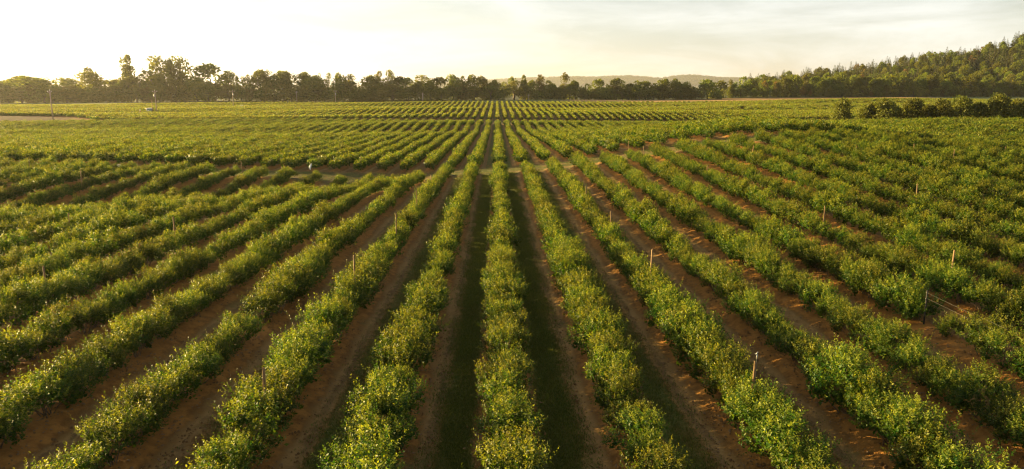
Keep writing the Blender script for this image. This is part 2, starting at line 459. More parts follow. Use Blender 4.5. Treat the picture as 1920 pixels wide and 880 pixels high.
LIB = bpy.data.collections.new("foliage_meshes")       # mesh library for the instanced 'stuff' only, never linked to the scene
def lib(name, meshes):
    cc = bpy.data.collections.new(name)
    for i, me in enumerate(meshes):
        cc.objects.link(bpy.data.objects.new("%s_%02d" % (name, i), me))
    return cc
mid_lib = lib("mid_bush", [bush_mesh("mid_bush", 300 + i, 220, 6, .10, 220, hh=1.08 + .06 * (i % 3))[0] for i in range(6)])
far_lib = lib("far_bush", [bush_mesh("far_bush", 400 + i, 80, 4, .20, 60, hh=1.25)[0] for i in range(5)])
def far_chunk(name, seed, length=4.0):
    r = np.random.default_rng(seed); V, Q, T, o = [], [], [], 0
    for y in np.arange(-length / 2, length / 2, .9):
        n = 70
        P = np.stack([r.normal(0, .29, n), y + r.uniform(-.5, .5, n), r.uniform(.25, 1.22, n)], -1)
        P[:, 2] *= np.clip(1.15 - (P[:, 0] / 1.2) ** 2, .3, 1)
        d = unit(r.normal(size=(n, 3)) + [0, 0, .7]); u = unit(r.normal(size=(n, 3)) + [0, 0, .4])
        L = r.uniform(.28, .5, n)
        v, q, t = leaves(P, d, u, L, L * .6, np.clip(np.where(r.random(n) < .10 + .6 * sstep(.6, 1.1, P[:, 2]), r.beta(5, 1.8, n), r.beta(1.2, 6, n)), 0, 1))  # tint rises with height: new shoots and painted-in sun on the row tops
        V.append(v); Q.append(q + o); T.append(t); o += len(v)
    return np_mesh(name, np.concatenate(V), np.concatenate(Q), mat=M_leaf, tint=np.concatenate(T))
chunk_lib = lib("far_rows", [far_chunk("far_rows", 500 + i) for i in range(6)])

def gn_scatter(name, libs, mat_label, pts, var, rot, scl, which):
    """one 'stuff' object: points that carry variant, turn and scale, instanced by geometry nodes"""
    me = bpy.data.meshes.new(name)
    me.vertices.add(len(pts)); me.vertices.foreach_set("co", np.asarray(pts, np.float32).ravel())
    for nm, ty, d in (("variant", 'INT', var), ("turn", 'FLOAT', rot), ("lib_index", 'INT', which)):
        a = me.attributes.new(nm, ty, 'POINT'); a.data.foreach_set("value", np.asarray(d, np.int32 if ty == 'INT' else np.float32))
    a = me.attributes.new("size", 'FLOAT_VECTOR', 'POINT'); a.data.foreach_set("vector", np.asarray(scl, np.float32).ravel())
    o = obj(name, me)
    ng = bpy.data.node_groups.new(name, 'GeometryNodeTree')
    ng.interface.new_socket("Geometry", in_out='INPUT', socket_type='NodeSocketGeometry')
    ng.interface.new_socket("Geometry", in_out='OUTPUT', socket_type='NodeSocketGeometry')
    N, L = ng.nodes, ng.links
    gi, go = N.new("NodeGroupInput"), N.new("NodeGroupOutput")
    def na(nm, ty):
        q = N.new("GeometryNodeInputNamedAttribute"); q.data_type = ty; q.inputs['Name'].default_value = nm; return q.outputs['Attribute']
    join = N.new("GeometryNodeJoinGeometry")
    for k, cc in enumerate(libs):
        ci = N.new("GeometryNodeCollectionInfo"); ci.inputs['Collection'].default_value = cc
        ci.inputs['Separate Children'].default_value = True; ci.inputs['Reset Children'].default_value = True
        ip = N.new("GeometryNodeInstanceOnPoints")
        eq = N.new("FunctionNodeCompare"); eq.data_type = 'INT'; eq.operation = 'EQUAL'
        L.new(na("lib_index", 'INT'), eq.inputs[2]); eq.inputs[3].default_value = k
        L.new(eq.outputs[0], ip.inputs['Selection'])
        L.new(gi.outputs[0], ip.inputs['Points']); L.new(ci.outputs[0], ip.inputs['Instance'])
        ip.inputs['Pick Instance'].default_value = True
        L.new(na("variant", 'INT'), ip.inputs['Instance Index'])
        cx = N.new("ShaderNodeCombineXYZ"); L.new(na("turn", 'FLOAT'), cx.inputs[2])
        L.new(cx.outputs[0], ip.inputs['Rotation']); L.new(na("size", 'FLOAT_VECTOR'), ip.inputs['Scale'])
        L.new(ip.outputs[0], join.inputs[0])
    L.new(join.outputs[0], go.inputs[0])
    md = o.modifiers.new("scatter", 'NODES'); md.node_group = ng
    return o

# ------------------------------------------------------------------ where the bushes stand
GAPS = [  # (row index, Y from, Y to): missing plants seen in the photograph
    (-3, 24.6, 26.4), (5, 22.3, 23.3), (5, 24.4, 25.2)]
def row_plants(k, y0, y1, sp, r):
    n = int((y1 - y0) / sp)
    Y = y0 + (np.arange(n) + r.uniform(.2, .8)) * sp + r.normal(size=n) * .09
    X = ROW_X0 + k * ROW_S + r.normal(size=n) * .07
    return X, Y
bushes = []   # X, Y, size
for k in range(-30, 31):
    X, Y = row_plants(k, 9.0, 87.2, .96, rng)
    lowf = 1 + .10 * np.sin(Y / 5.3 + k * 1.7) + .07 * np.sin(Y / 2.1 + k * 4.1)
    for x, y, s in zip(X, Y, lowf):
        if abs(x) > 0.70 * y + 22: continue
        if any(k == gk and a < y < b for gk, a, b in GAPS): continue
        if rng.random() < .005: continue
        s *= rng.uniform(.84, 1.15)
        if k == 5 and 23.2 < y < 24.5: s *= .62
        bushes.append((k, x, y, s))
BX = np.array([b[1] for b in bushes]); BY = np.array([b[2] for b in bushes]); BS = np.array([b[3] for b in bushes]); BK = np.array([b[0] for b in bushes])
BZ = height(BX, BY, berm=True)
px, py, pd = project(np.stack([BX, BY, BZ + .75], -1))
rad_px = F_PX * .75 / pd
inside = (px > -rad_px * .5) & (px < W_PX + rad_px * .5) & (py > 0) & (py < H_PX + rad_px * .45)
order = np.argsort(np.where(inside, pd, 1e9))[:300]
near_set = set(int(i) for i in order if inside[i])

ORD = ["first", "second", "third", "fourth", "fifth", "sixth", "seventh", "eighth", "ninth", "tenth", "eleventh", "twelfth", "thirteenth", "fourteenth", "fifteenth",
       "sixteenth", "seventeenth", "eighteenth", "nineteenth"]
TENS = {2: "twent", 3: "thirt", 4: "fort", 5: "fift", 6: "sixt", 7: "sevent", 8: "eight", 9: "ninet"}
def ordinal(n):
    if n <= 19: return ORD[n - 1]
    if n >= 100: return "hundred and " + ordinal(n - 100) if n > 100 else "hundredth"
    t, u = divmod(n, 10)
    return TENS[t] + ("ieth" if u == 0 else "y-" + ORD[u - 1])
def bush_label(k, j, s):
    size = "Tall" if s > 1.14 else "Low" if s < .86 else "Leafy"
    size = size.lower()
    if k == 0: return f"{size} blueberry bush, {ordinal(j)} up the central row from the bottom edge"
    side = "wooded-hill side" if k > 0 else "power-pole side"
    return f"{size} blueberry bush, {ordinal(j)} up the {ordinal(abs(k))} row on the {side} of centre"
rank = {}
for k in sorted(set(BK)):
    idx = [i for i in near_set if BK[i] == k]
    for j, i in enumerate(sorted(idx, key=lambda i: BY[i])): rank[i] = j + 1
for i in sorted(near_set):
    v = int(rng.integers(NV)); s = float(BS[i])
    t = empty("blueberry_bush", (BX[i], BY[i], BZ[i] - .02), rng.uniform(0, 6.28), (s * 1.03, s * 1.03, s * rng.uniform(.88, 1.05)))
    tag(t, bush_label(int(BK[i]), rank[i], s), "blueberry bush", "blueberry bushes planted in rows")
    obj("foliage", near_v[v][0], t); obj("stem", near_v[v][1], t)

pts, var, rot, scl, wh = [], [], [], [], []
def put(X, Y, Z, v, r, s, w):
    pts.append(np.stack([X, Y, Z], -1)); var.append(v); rot.append(r); scl.append(s); wh.append(np.full(len(X), w))
rest = np.array([i for i in range(len(bushes)) if i not in near_set])
n = len(rest)
s = BS[rest] * .98
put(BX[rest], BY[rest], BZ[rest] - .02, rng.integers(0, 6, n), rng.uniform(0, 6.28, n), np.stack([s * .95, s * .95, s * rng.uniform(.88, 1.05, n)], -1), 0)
XX, YY = [], []
for k in range(-75, 76):
    X, Y = row_plants(k, 95.5, 278, 1.1, rng)
    m = (np.abs(X) < .72 * Y + 12) & (rng.random(len(X)) > .02)
    XX.append(X[m]); YY.append(Y[m])
XX = np.concatenate(XX); YY = np.concatenate(YY)
hedge_clear = ~((XX > 72) & (YY > 158) & (YY < 176)) & ~((XX < -176) & (YY > 250) & (XX < -190))
XX, YY = XX[hedge_clear], YY[hedge_clear]
n = len(XX); s = rng.uniform(.92, 1.2, n) * (1 + .08 * np.sin(YY / 6 + XX))
put(XX, YY, height(XX, YY, True) - .02, rng.integers(0, 5, n), rng.uniform(0, 6.28, n), np.stack([s * .78, s * 1.1, s * .95], -1), 1)
XX, YY = [], []
for k in range(-135, 136):
    Y = np.arange(291.5, 499, 3.6) + rng.normal() * .6
    X = np.full(len(Y), ROW_X0 + k * ROW_S)
    m = (np.abs(X) < .72 * Y + 15) & (yard_mask(X, Y) < .1) & ~((X > 95) & (rng.random(len(X)) < .1))
    XX.append(X[m]); YY.append(Y[m])
XX = np.concatenate(XX); YY = np.concatenate(YY)
n = len(XX); s = rng.uniform(.92, 1.15, n)
put(XX, YY, height(XX, YY) + .02, rng.integers(0, 6, n), np.where(rng.random(n) < .5, 0, math.pi), np.stack([s, np.ones(n), s], -1), 2)
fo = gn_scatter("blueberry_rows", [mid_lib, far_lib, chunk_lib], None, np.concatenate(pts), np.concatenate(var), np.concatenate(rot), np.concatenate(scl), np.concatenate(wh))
tag(fo, "long rows of blueberry bushes running back to the tree line", "blueberry rows", kind='stuff')

# grass: the lane and the strips between the middle rows
def tuft_mesh(seed, n=30, h=.065, spread=.26):
    r = np.random.default_rng(seed)
    P = np.stack([r.normal(0, spread, n), r.normal(0, spread, n), np.zeros(n) - .01], -1)
    d = unit(np.stack([r.normal(0, .5, n), r.normal(0, .5, n), np.ones(n)], -1)); u = unit(r.normal(size=(n, 3)))
    L = h * r.uniform(.5, 1.3, n)
    v, q, t = leaves(P, d, u, L, L * .22, r.random(n))
    return np_mesh("grass_tuft", v, q, mat=M_grass, tint=t)
grass_lib = lib("grass_tuft", [tuft_mesh(600 + i) for i in range(4)])
gx, gy = [], []
for k in (-3, -2, -1, 0, 1, 2):
    m_ = 11000 if k in (-1, 0) else 4200 if k in (-2, 1) else 1500
    yy = 9 + 77 * rng.random(m_) ** 1.5
    off = np.clip(rng.normal(.41, .095, m_), .2, .8) * ROW_S
    xx = (ROW_X0 + k * ROW_S + off) if k >= 0 else (ROW_X0 + (k + 1) * ROW_S - off)
    gx.append(xx); gy.append(yy)
gx.append(rng.uniform(-64, 64, 9000)); gy.append(rng.uniform(86.3, 95.0, 9000))
gx, gy = np.concatenate(gx), np.concatenate(gy)
n = len(gx); s = rng.uniform(.6, 1.3, n)
go_ = gn_scatter("grass", [grass_lib], None, np.stack([gx, gy, height(gx, gy, True)], -1), rng.integers(0, 4, n), rng.uniform(0, 6.28, n), np.stack([s, s, s], -1), np.zeros(n))
tag(go_, "short grass along the lane and between the middle rows", "grass", kind='stuff')

# clods, bark chips and fallen leaves on the bare soil
def clod_mesh(seed, flat):
    r = np.random.default_rng(seed); V, Q, T, o = [], [], [], 0
    for i in range(9):
        a = np.arange(5) * 1.257 + r.random(); q = r.uniform(.02, .055); p = r.normal(0, .22, 2); h = q * flat * r.uniform(.6, 1.2)
        v = [(p[0] + math.cos(t) * q * r.uniform(.7, 1.3), p[1] + math.sin(t) * q * r.uniform(.7, 1.3), -.01) for t in a] + [(p[0] + math.cos(t) * q * .6, p[1] + math.sin(t) * q * .6, h) for t in a] + [(p[0], p[1], h * 1.2)]
        V += v; Q += [(o + j, o + (j + 1) % 5, o + 5 + (j + 1) % 5, o + 5 + j) for j in range(5)]; T += [(o + 5 + j, o + 5 + (j + 1) % 5, o + 10) for j in range(5)]; o += 11
    return np_mesh("soil_clods", V, Q, T, M_clod[seed % 2])
M_clod = [solid_mat("soil_clod", (.11, .055, .016), (.18, .098, .03), 9, rough=1), solid_mat("bark_chip", (.12, .07, .03), (.19, .115, .055), 9, rough=1)]
clod_lib = lib("soil_clods", [clod_mesh(650 + i, .9 if i % 2 == 0 else .35) for i in range(4)])
n = 11000
cy = 11 + 60 * rng.random(n) ** 1.4; cx = (rng.random(n) * 2 - 1) * (cy * .70 + 3)
fr_ = np.abs((cx - ROW_X0) / ROW_S); k_ = (np.abs(cx - ROW_X0) > 6.5) | ((fr_ % 1 < .24) | (fr_ % 1 > .62)); cx, cy = cx[k_], cy[k_]; n = len(cx)
s = rng.uniform(.4, 1.0, n)
co_ = gn_scatter("soil_litter", [clod_lib], None, np.stack([cx, cy, height(cx, cy, True)], -1), rng.integers(0, 4, n), rng.uniform(0, 6.28, n), np.stack([s, s, s], -1), np.zeros(n))
tag(co_, "clods and bark chips strewn over the bare soil", "soil litter", kind='stuff')

# ------------------------------------------------------------------ trees
def crown_mesh(name, seed, n, lobes, size, mat, w=.5, z0=.12, z1=1.0, top_bias=.2):
    """unit-height crown (z 0..1, half width w) of many small leaf clumps gathered in lobes"""
    r = np.random.default_rng(seed)
    cz = r.uniform(z0 + .1, z1 - .12, lobes)
    prof = np.sin(np.clip((cz - z0) / (z1 - z0), 0, 1) ** (.75) * math.pi) ** .6
    a = r.uniform(0, 6.28, lobes); q = r.uniform(.25, .75, lobes) * w * prof
    c = np.stack([np.cos(a) * q, np.sin(a) * q, cz], -1)
    rad = r.uniform(.30, .50, lobes) * w * (.6 + .4 * prof)
    c = np.vstack([c, [[r.normal() * .05, r.normal() * .05, z1 - .1]]]); rad = np.append(rad, .28 * w)
    li = r.integers(0, len(c), n)
    d = unit(r.normal(size=(n, 3)) + [0, 0, top_bias])
    P = c[li] + d * (rad[li] * r.uniform(.55, 1.08, n))[:, None] * [1, 1, .62 / (2 * w) + .4]
    ld = unit(d + r.normal(size=(n, 3)) * .7 + [0, 0, .1]); u = unit(d + r.normal(size=(n, 3)) * .6)
    L = size * r.uniform(.6, 1.35, n)
    leaf_tone = np.repeat(0, n) + r.beta(1.6, 2.4, n) * .7 + r.random(len(c))[li] * .35
    v, q_, t = leaves(P, ld, u, L, L * .75, np.clip(leaf_tone, 0, 1))
    return np_mesh(name, v, q_, mat=mat, tint=t), c
def trunk_mesh(name, seed, c, r0=.022):
    r = np.random.default_rng(seed); m = MB()
    top = max(p[2] for p in c) * .9
    pts_ = [(r.normal() * .012 * i, r.normal() * .012 * i, z) for i, z in enumerate(np.linspace(-.03, top, 5))]
    m.tube(pts_, [r0 * 1.25, r0, r0 * .75, r0 * .5, r0 * .2], 6)
    for p in c[: 7]:
        z = max(.12, p[2] * .55); b = Vector((pts_[1][0] * .5, pts_[1][1] * .5, z))
        m.tube([b, b.lerp(Vector(p), .5) + Vector((0, 0, .02)), Vector(p)], [r0 * .45, r0 * .3, r0 * .12], 5, cap=False)
    return np_mesh(name, m.v, m.q, m.t, M_bark)
def fir_mesh(name, seed, n=520, w=.2):
    r = np.random.default_rng(seed); V = []
    tz = np.sort(r.random(n) ** 1.25 * .90 + .07)
    a = r.uniform(0, 6.28, n); R_ = w * (1.02 - tz) ** .85 * r.uniform(.35, 1.12, n)
    P = np.stack([np.cos(a) * R_ * .55, np.sin(a) * R_ * .55, tz + .02], -1)
    d = unit(np.stack([np.cos(a), np.sin(a), -.25 + r.normal(size=n) * .25], -1)); u = unit(np.array([0, 0, 1.]) + r.normal(size=(n, 3)) * .35)
    L = np.maximum(R_ * .8, .03); v, q, t = leaves(P, d, u, L, L * .55, np.clip(r.beta(1.6, 2.6, n), 0, 1))
    return np_mesh(name, v, q, mat=M_fir, tint=t)
def fir_trunk(name):
    m = MB(); m.tube([(0, 0, -.05), (0, 0, .5), (0, 0, .97)], [.018, .010, .002], 6); return np_mesh(name, m.v, m.q, m.t, M_bark)
KIND = {}
def mk(kind, cnt, **kw):
    KIND[kind] = []
    for i in range(cnt):
        sd = 1000 + 50 * len(KIND) + i
        me, c = crown_mesh(kind + "_crown", sd, **kw)
        KIND[kind].append((me, trunk_mesh(kind + "_trunk", sd + 7, c)))
mk("round", 4, n=2300, lobes=17, size=.058, mat=M_tree, w=.42, z0=.04)
mk("tall", 3, n=1700, lobes=13, size=.050, mat=M_tree, w=.24, z0=.10, top_bias=.4)
mk("sparse", 3, n=1000, lobes=11, size=.048, mat=M_tree, w=.36, z0=.10)
mk("pale", 3, n=1400, lobes=12, size=.046, mat=M_pale, w=.26, z0=.15)
mk("shrub", 4, n=1500, lobes=13, size=.085, mat=M_tree, w=.6, z0=.0)
mk("lightshrub", 2, n=800, lobes=10, size=.10, mat=M_pale, w=.6, z0=.0)
mk("rust", 2, n=700, lobes=9, size=.07, mat=M_rust, w=.34, z0=.06)
mk("hedge", 4, n=4200, lobes=24, size=.062, mat=M_hedge, w=.62, z0=.0)
KIND["fir"] = [(fir_mesh("fir_crown", 1800 + i, w=.20 + .045 * (i % 3)), fir_trunk("fir_trunk")) for i in range(6)]
HALF = dict(round=.42, tall=.26, sparse=.38, pale=.28, shrub=.62, lightshrub=.62, rust=.36, hedge=.64, fir=.2)
ADJ = dict(round="broad dark green tree", tall="tall narrow tree", sparse="open-crowned tree", pale="tall pale green tree", shrub="low dark bushy tree", lightshrub="low bright green shrub",
           rust="tawny rust-tinged tree", hedge="bushy willow shrub", fir="dark pointed conifer")
NAME = dict(round="broadleaf_tree", tall="broadleaf_tree", sparse="broadleaf_tree", pale="broadleaf_tree", shrub="bushy_tree", lightshrub="shrub", rust="broadleaf_tree", hedge="hedge_shrub", fir="conifer_tree")
def tree(kind, X, Y, h, wpx_m=None, label=None, group=None, cat=None):
    v = KIND[kind][int(rng.integers(len(KIND[kind])))]
    sxy = (wpx_m / (2 * HALF[kind])) if wpx_m else h
    t = empty(NAME[kind], (X, Y, float(height(X, Y)) - .15), rng.uniform(0, 6.28), (sxy, sxy, h))
    tag(t, label, cat or ("conifer" if kind == "fir" else "shrub" if "shrub" in kind or kind == "hedge" else "tree"), group)
    obj("crown", v[0], t); obj("trunk", v[1], t)
    return t
# far tree line: (px centre, py top, px width, kind, metres behind the front edge)
TL = [(20, 150, 60, 'round', 120), (48, 144, 50, 'round', 150), (88, 147, 46, 'sparse', 120), (130, 148, 60, 'round', 130), (212, 150, 60, 'round', 130), (5, 160, 50, 'shrub', 6),
      (60, 146, 92, 'round', 12), (108, 162, 40, 'shrub', 4), (140, 165, 50, 'shrub', 3), (173, 130, 44, 'round', 10), (172, 160, 60, 'shrub', 2), (222, 157, 40, 'round', 8),
      (244, 106, 34, 'tall', 14), (246, 145, 44, 'round', 6), (268, 140, 30, 'tall', 10), (292, 108, 56, 'sparse', 14), (291, 125, 40, 'tall', 12), (305, 138, 34, 'tall', 5), (322, 112, 22, 'tall', 12), (340, 108, 44, 'sparse', 14),
      (338, 120, 28, 'tall', 9), (365, 126, 36, 'sparse', 12), (392, 122, 56, 'round', 8), (330, 150, 44, 'round', 3), (430, 136, 36, 'round', 10), (457, 145, 26, 'sparse', 12), (468, 141, 22, 'sparse', 12),
      (490, 133, 42, 'round', 8), (532, 136, 46, 'round', 8), (541, 134, 16, 'tall', 10), (572, 138, 36, 'round', 10), (592, 144, 40, 'round', 5), (601, 139, 20, 'sparse', 14), (618, 138, 24, 'sparse', 14), (637, 140, 26, 'round', 10),
      (662, 141, 34, 'sparse', 12), (695, 143, 36, 'round', 10), (712, 134, 24, 'pale', 14), (733, 132, 28, 'pale', 12), (748, 145, 28, 'round', 10), (762, 147, 30, 'round', 10), (790, 141, 42, 'pale', 12), (824, 146, 38, 'round', 8),
      (850, 142, 32, 'round', 10), (868, 144, 22, 'tall', 12), (886, 143, 34, 'round', 8), (905, 145, 26, 'round', 10), (926, 151, 28, 'round', 6), (945, 154, 26, 'sparse', 20), (963, 145, 26, 'sparse', 10), (982, 142, 20, 'tall', 8), (996, 152, 20, 'round', 10),
      (1013, 141, 22, 'pale', 8), (1033, 158, 26, 'round', 4), (1057, 137, 24, 'pale', 8), (1048, 164, 26, 'shrub', 3), (1078, 152, 26, 'tall', 6), (1100, 159, 28, 'shrub', 4), (1121, 149, 28, 'round', 7), (1140, 160, 26, 'shrub', 3),
      (1154, 148, 28, 'round', 8), (1167, 152, 22, 'sparse', 10), (1180, 157, 22, 'tall', 6), (1193, 160, 24, 'shrub', 4), (1210, 153, 30, 'round', 6), (1226, 157, 22, 'tall', 6), (1243, 149, 30, 'round', 8), (1266, 149, 28, 'round', 8), (1284, 155, 24, 'round', 6),
      (1299, 165, 22, 'shrub', 3), (1326, 150, 28, 'round', 5), (1311, 169, 20, 'shrub', 2), (1345, 166, 22, 'shrub', 3)]
for x in np.arange(-30, 1310, 22):                       # low trees filling the foot of the line
    TL.append((x + rng.uniform(-5, 5), rng.uniform(152, 169), rng.uniform(32, 52), rng.choice(['shrub', 'lightshrub', 'pale', 'round'], p=[.5, .18, .14, .18]), rng.uniform(-2, 8)))
TL += [(672, 165, 44, 'shrub', -4), (713, 168, 44, 'lightshrub', -10), (684, 172, 30, 'shrub', -6)]
for x in (-60, -95, -130):
    TL.append((x, 150, 60, 'round', 10))
TL.sort(key=lambda a: a[0])
def foot_y(X): return 572 + 10 * math.sin(X / 47.0) + .04 * abs(X)
cnt = {}
for pxx, pyt, wpx, kind, back in TL:
    r_ = ray(pxx, 185); Y0 = 575 + back; X0 = r_[0] / r_[1] * Y0
    Y0 = foot_y(X0) + back; X0 = r_[0] / r_[1] * Y0
    d = Y0 * 1.0
    rt = ray(pxx, pyt); ztop = CAM_Z + rt[2] / rt[1] * Y0
    h = ztop - float(height(X0, Y0))
    cnt[kind] = cnt.get(kind, 0) + 1
    vis = -20 < pxx < 1940
    lab = f"{ADJ[kind]}, {ordinal(cnt[kind])} such along the tree line from the power poles"
    tree(kind, X0, Y0, max(h, 3), wpx * d / F_PX * (1.3 if kind == 'round' else 1.12), lab, "trees in the far tree line")

# wooded hill: broadleaves along its foot, conifers and mixed trees up the slope
hill = []
x = 172.0
while x < 470:
    y = 604 - .02 * x + rng.uniform(-4, 10)
    hill.append((x, y, rng.choice(['round', 'round', 'round', 'shrub', 'pale', 'rust'], p=[.25, .15, .10, .15, .27, .08]), rng.uniform(11, 18) * min(1, .72 + (x - 172) / 200), 'foot'))
    x += rng.uniform(5, 8.5)
x = 168.0
while x < 470:
    hill.append((x, 598 - .02 * x + rng.uniform(-3, 2), rng.choice(['shrub', 'lightshrub', 'rust'], p=[.42, .48, .10]), rng.uniform(5, 9), 'edge')); x += rng.uniform(6, 9)
for yy in np.arange(624, 850, 10.5):
    for xx in np.arange(200, 640, 10.5):
        X0 = xx + rng.uniform(-4.5, 4.5) + (5 if int(yy) % 2 else 0); Y0 = yy + rng.uniform(-4, 4)
        if not (.33 * Y0 < X0 < .735 * Y0): continue
        up = (Y0 - 624) / 226; near = min(1, max(0, (X0 - 215) / 90))
        if up > .06 and rng.random() < .10: continue
        k = 'fir' if rng.random() < (.18 + .55 * min(1, up * 1.6)) * (.25 + .75 * near) else rng.choice(['round', 'round', 'pale', 'rust'], p=[.5, .32, .12, .06])
        hgt = (rng.uniform(12, 20) if k == 'fir' else rng.uniform(11, 16)) * (.7 + .3 * near)
        hill.append((X0, Y0, k, hgt, 'lower slope' if up < .3 else 'middle slope' if up < .6 else 'upper slope' if up < .85 else 'ridge'))
def visible_top(X, Y, h):
    p = project([X, Y, float(height(X, Y)) + h]); return p
firs = [t for t in hill if t[2] == 'fir']
firs.sort(key=lambda t: -(t[3] / math.hypot(t[0], t[1])) * (1 if visible_top(*[t[0], t[1], t[3]])[0] < 1935 else .01))
keep = set(id(t) for t in firs[:292])
fir_rest = [t for t in firs if id(t) not in keep]
hill.sort(key=lambda t: t[0] / t[1])
cnt = {}
HADJ = dict(lightshrub='low bright green shrub', fir="dark pointed conifer", round="rounded dark green tree", pale="pale green tree", shrub="low bushy tree", rust="rust-tinged tree")
for t in hill:
    if t[2] == 'fir' and id(t) not in keep: continue
    key = (t[2], t[4]); cnt[key] = cnt.get(key, 0) + 1
    where = {'foot': 'along the foot of the wooded hill', 'edge': 'on the field edge below the wooded hill'}.get(t[4], f"on the {t[4]} of the wooded hill")
    lab = f"{HADJ[t[2]] if cnt[key] < 21 or t[2] != 'fir' else 'dark conifer'}, {ordinal(cnt[key])} {where} from the valley".replace("on the field edge below the wooded hill", "below the wooded hill").replace("along the foot of", "at the foot of").replace("rounded dark", "dark").replace("low bright green shrub", "bright green shrub").replace("of the wooded hill from the valley", "of the hill from the valley").replace("below the wooded hill from the valley", "below the hill from the valley")
    tree(t[2], t[0], t[1], t[3], None, lab, "trees of the wooded hill")
fir_lib = lib("fir", [k[0] for k in KIND["fir"]])
if fir_rest:
    P = np.array([(t[0], t[1]) for t in fir_rest]); hh = np.array([t[3] for t in fir_rest]); n = len(P)
    fo2 = gn_scatter("hill_forest", [fir_lib], None, np.stack([P[:, 0], P[:, 1], height(P[:, 0], P[:, 1])], -1), rng.integers(0, 6, n), rng.uniform(0, 6.28, n), np.stack([hh, hh, hh], -1), np.zeros(n))
    tag(fo2, "mass of dark conifers behind the front ranks of the wooded hill", "forest", kind='stuff')

# hedgerow behind the mound: (px, top, base, width)
HG = [(1577, 187, 38), (1621, 199, 28), (1634, 197, 30), (1652, 188, 52), (1678, 202, 30), (1710, 189, 42), (1738, 199, 30), (1762, 187, 46), (1782, 201, 30), (1802, 185, 46), (1836, 196, 36), (1872, 181, 54), (1908, 188, 42), (1945, 183, 50), (1985, 186, 50)]
for i, (pxx, pyt, wpx) in enumerate(HG):
    r_ = ray(pxx, 215); Y0 = 172 + rng.uniform(-2, 2) - (3 if i == 0 else 0); X0 = r_[0] / r_[1] * Y0
    rt = ray(pxx, pyt); ztop = CAM_Z + rt[2] / rt[1] * Y0
    h = ztop - float(height(X0, Y0))
    lab = "lone round dark shrub with bare stems at the open end of the hedgerow" if i == 0 else f"{'tall' if pyt < 190 else 'low'} bushy willow shrub, {ordinal(i)} in the hedgerow after the lone round shrub"
    tree('hedge', X0, Y0, h, wpx * Y0 / F_PX * (1.35 if i == 0 else rng.uniform(1.3, 1.6)), lab, "hedgerow shrubs behind the mound")

# ------------------------------------------------------------------ distant hills
ridge_px = [-900, 200, 700, 860, 900, 940, 1010, 1060, 1110, 1170, 1210, 1230, 1260, 1290, 1340, 1400, 1430, 1500, 1600, 1900, 2600]
ridge_py = [158, 158, 157, 156, 153, 150, 147, 145, 146, 143, 146, 148, 144, 142, 147, 148, 150, 155, 160, 161, 161]
hx = np.arange(-8200, 9200, 70.0); Yr = 7400.0
hpx = 960 + F_PX * np.tan(np.arctan(hx / Yr) - YAW)
hz = CAM_Z + (162 - np.interp(hpx, ridge_px, ridge_py)) / F_PX * Yr - 16
dy = np.linspace(-1, 1, 25)
HX, DY = np.meshgrid(hx, dy)
def far_h(X, dyv):
    zr = np.interp(X, hx, hz)
    prof = np.where(dyv < 0, sstep(-1, 0.05, dyv) ** .8, 1 - .8 * sstep(0, 1, dyv))
    return -6 + (zr + 6) * prof + 5 * np.sin(X / 260 + dyv * 5) * (np.abs(dyv) < .9) * (1 - np.abs(dyv)) * np.abs(dyv) * 4
HZ = far_h(HX, DY)
n1, n2 = len(hx), len(dy)
ii = (np.arange(n2 - 1)[:, None] * n1 + np.arange(n1 - 1)[None, :]).ravel()
M_hill = solid_mat("distant_hill_ground", (.035, .05, .02), (.10, .10, .04), .006, rough=1, bump=0)
hm = np_mesh("distant_hills", np.stack([HX, Yr + DY * 900, HZ], -1).reshape(-1, 3), np.stack([ii, ii + 1, ii + n1 + 1, ii + n1], -1), mat=M_hill, smooth=True)
tag(obj("distant_hills", hm), "low hazy blue-grey hills beyond the tree line", kind='structure')
n = 12000
X = rng.uniform(-1000, 5200, n); D = rng.uniform(-.75, .12, n)
open_ = np.sin(X / 190 + D * 9) + np.sin(X / 82 - D * 13) > 1.25
X, D = X[~open_], D[~open_]; n = len(X)
hh = rng.uniform(13, 26, n)
df_lib = lib("distant_tree", [crown_mesh("distant_tree", 3000 + i, n=90, lobes=6, size=.22, mat=M_hillfar, w=.45, z0=0)[0] for i in range(4)])
fo3 = gn_scatter("distant_forest", [df_lib], None, np.stack([X, Yr + D * 900, far_h(X, D) - 1], -1), rng.integers(0, 4, n), rng.uniform(0, 6.28, n), np.stack([hh * 1.3, hh * 1.3, hh], -1), np.zeros(n))
tag(fo3, "forest covering the hazy distant hills", "forest", kind='stuff')

# ------------------------------------------------------------------ posts in the rows
def stake_mesh(seed, h, w=.034):
    r = np.random.default_rng(seed); m = MB()
    n_ = 7; rings = []
    for z, s in ((-.25, 1.05), (.0, 1.04), (h * .5, 1.0), (h - .03, .97), (h, .82)):
        for j in range(n_):
            a = 2 * math.pi * j / n_; q = w * s * (1 + .12 * math.sin(j * 2.3 + seed))
            rings.append((math.cos(a) * q + z * .012 * r.normal() * .3, math.sin(a) * q, z + (.02 * math.cos(a + seed) if z == h else 0)))
    qs = [(i * n_ + j, i * n_ + (j + 1) % n_, (i + 1) * n_ + (j + 1) % n_, (i + 1) * n_ + j) for i in range(4) for j in range(n_)]
    rings.append((0, 0, h)); ts = [(28 + j, 28 + (j + 1) % n_, 35) for j in range(n_)]
    m.add(rings, qs, ts)
    return np_mesh("stake", m.v, m.q, m.t, M_post)
def staple_mesh(h, w=.034):
    m = MB(); m.tube([(-w * 1.05, -.02, h), (-w * 1.4, 0, h + .01), (-w * 1.05, .02, h)], .006, 4); return np_mesh("wire_staple", m.v, m.q, m.t, M_wire)
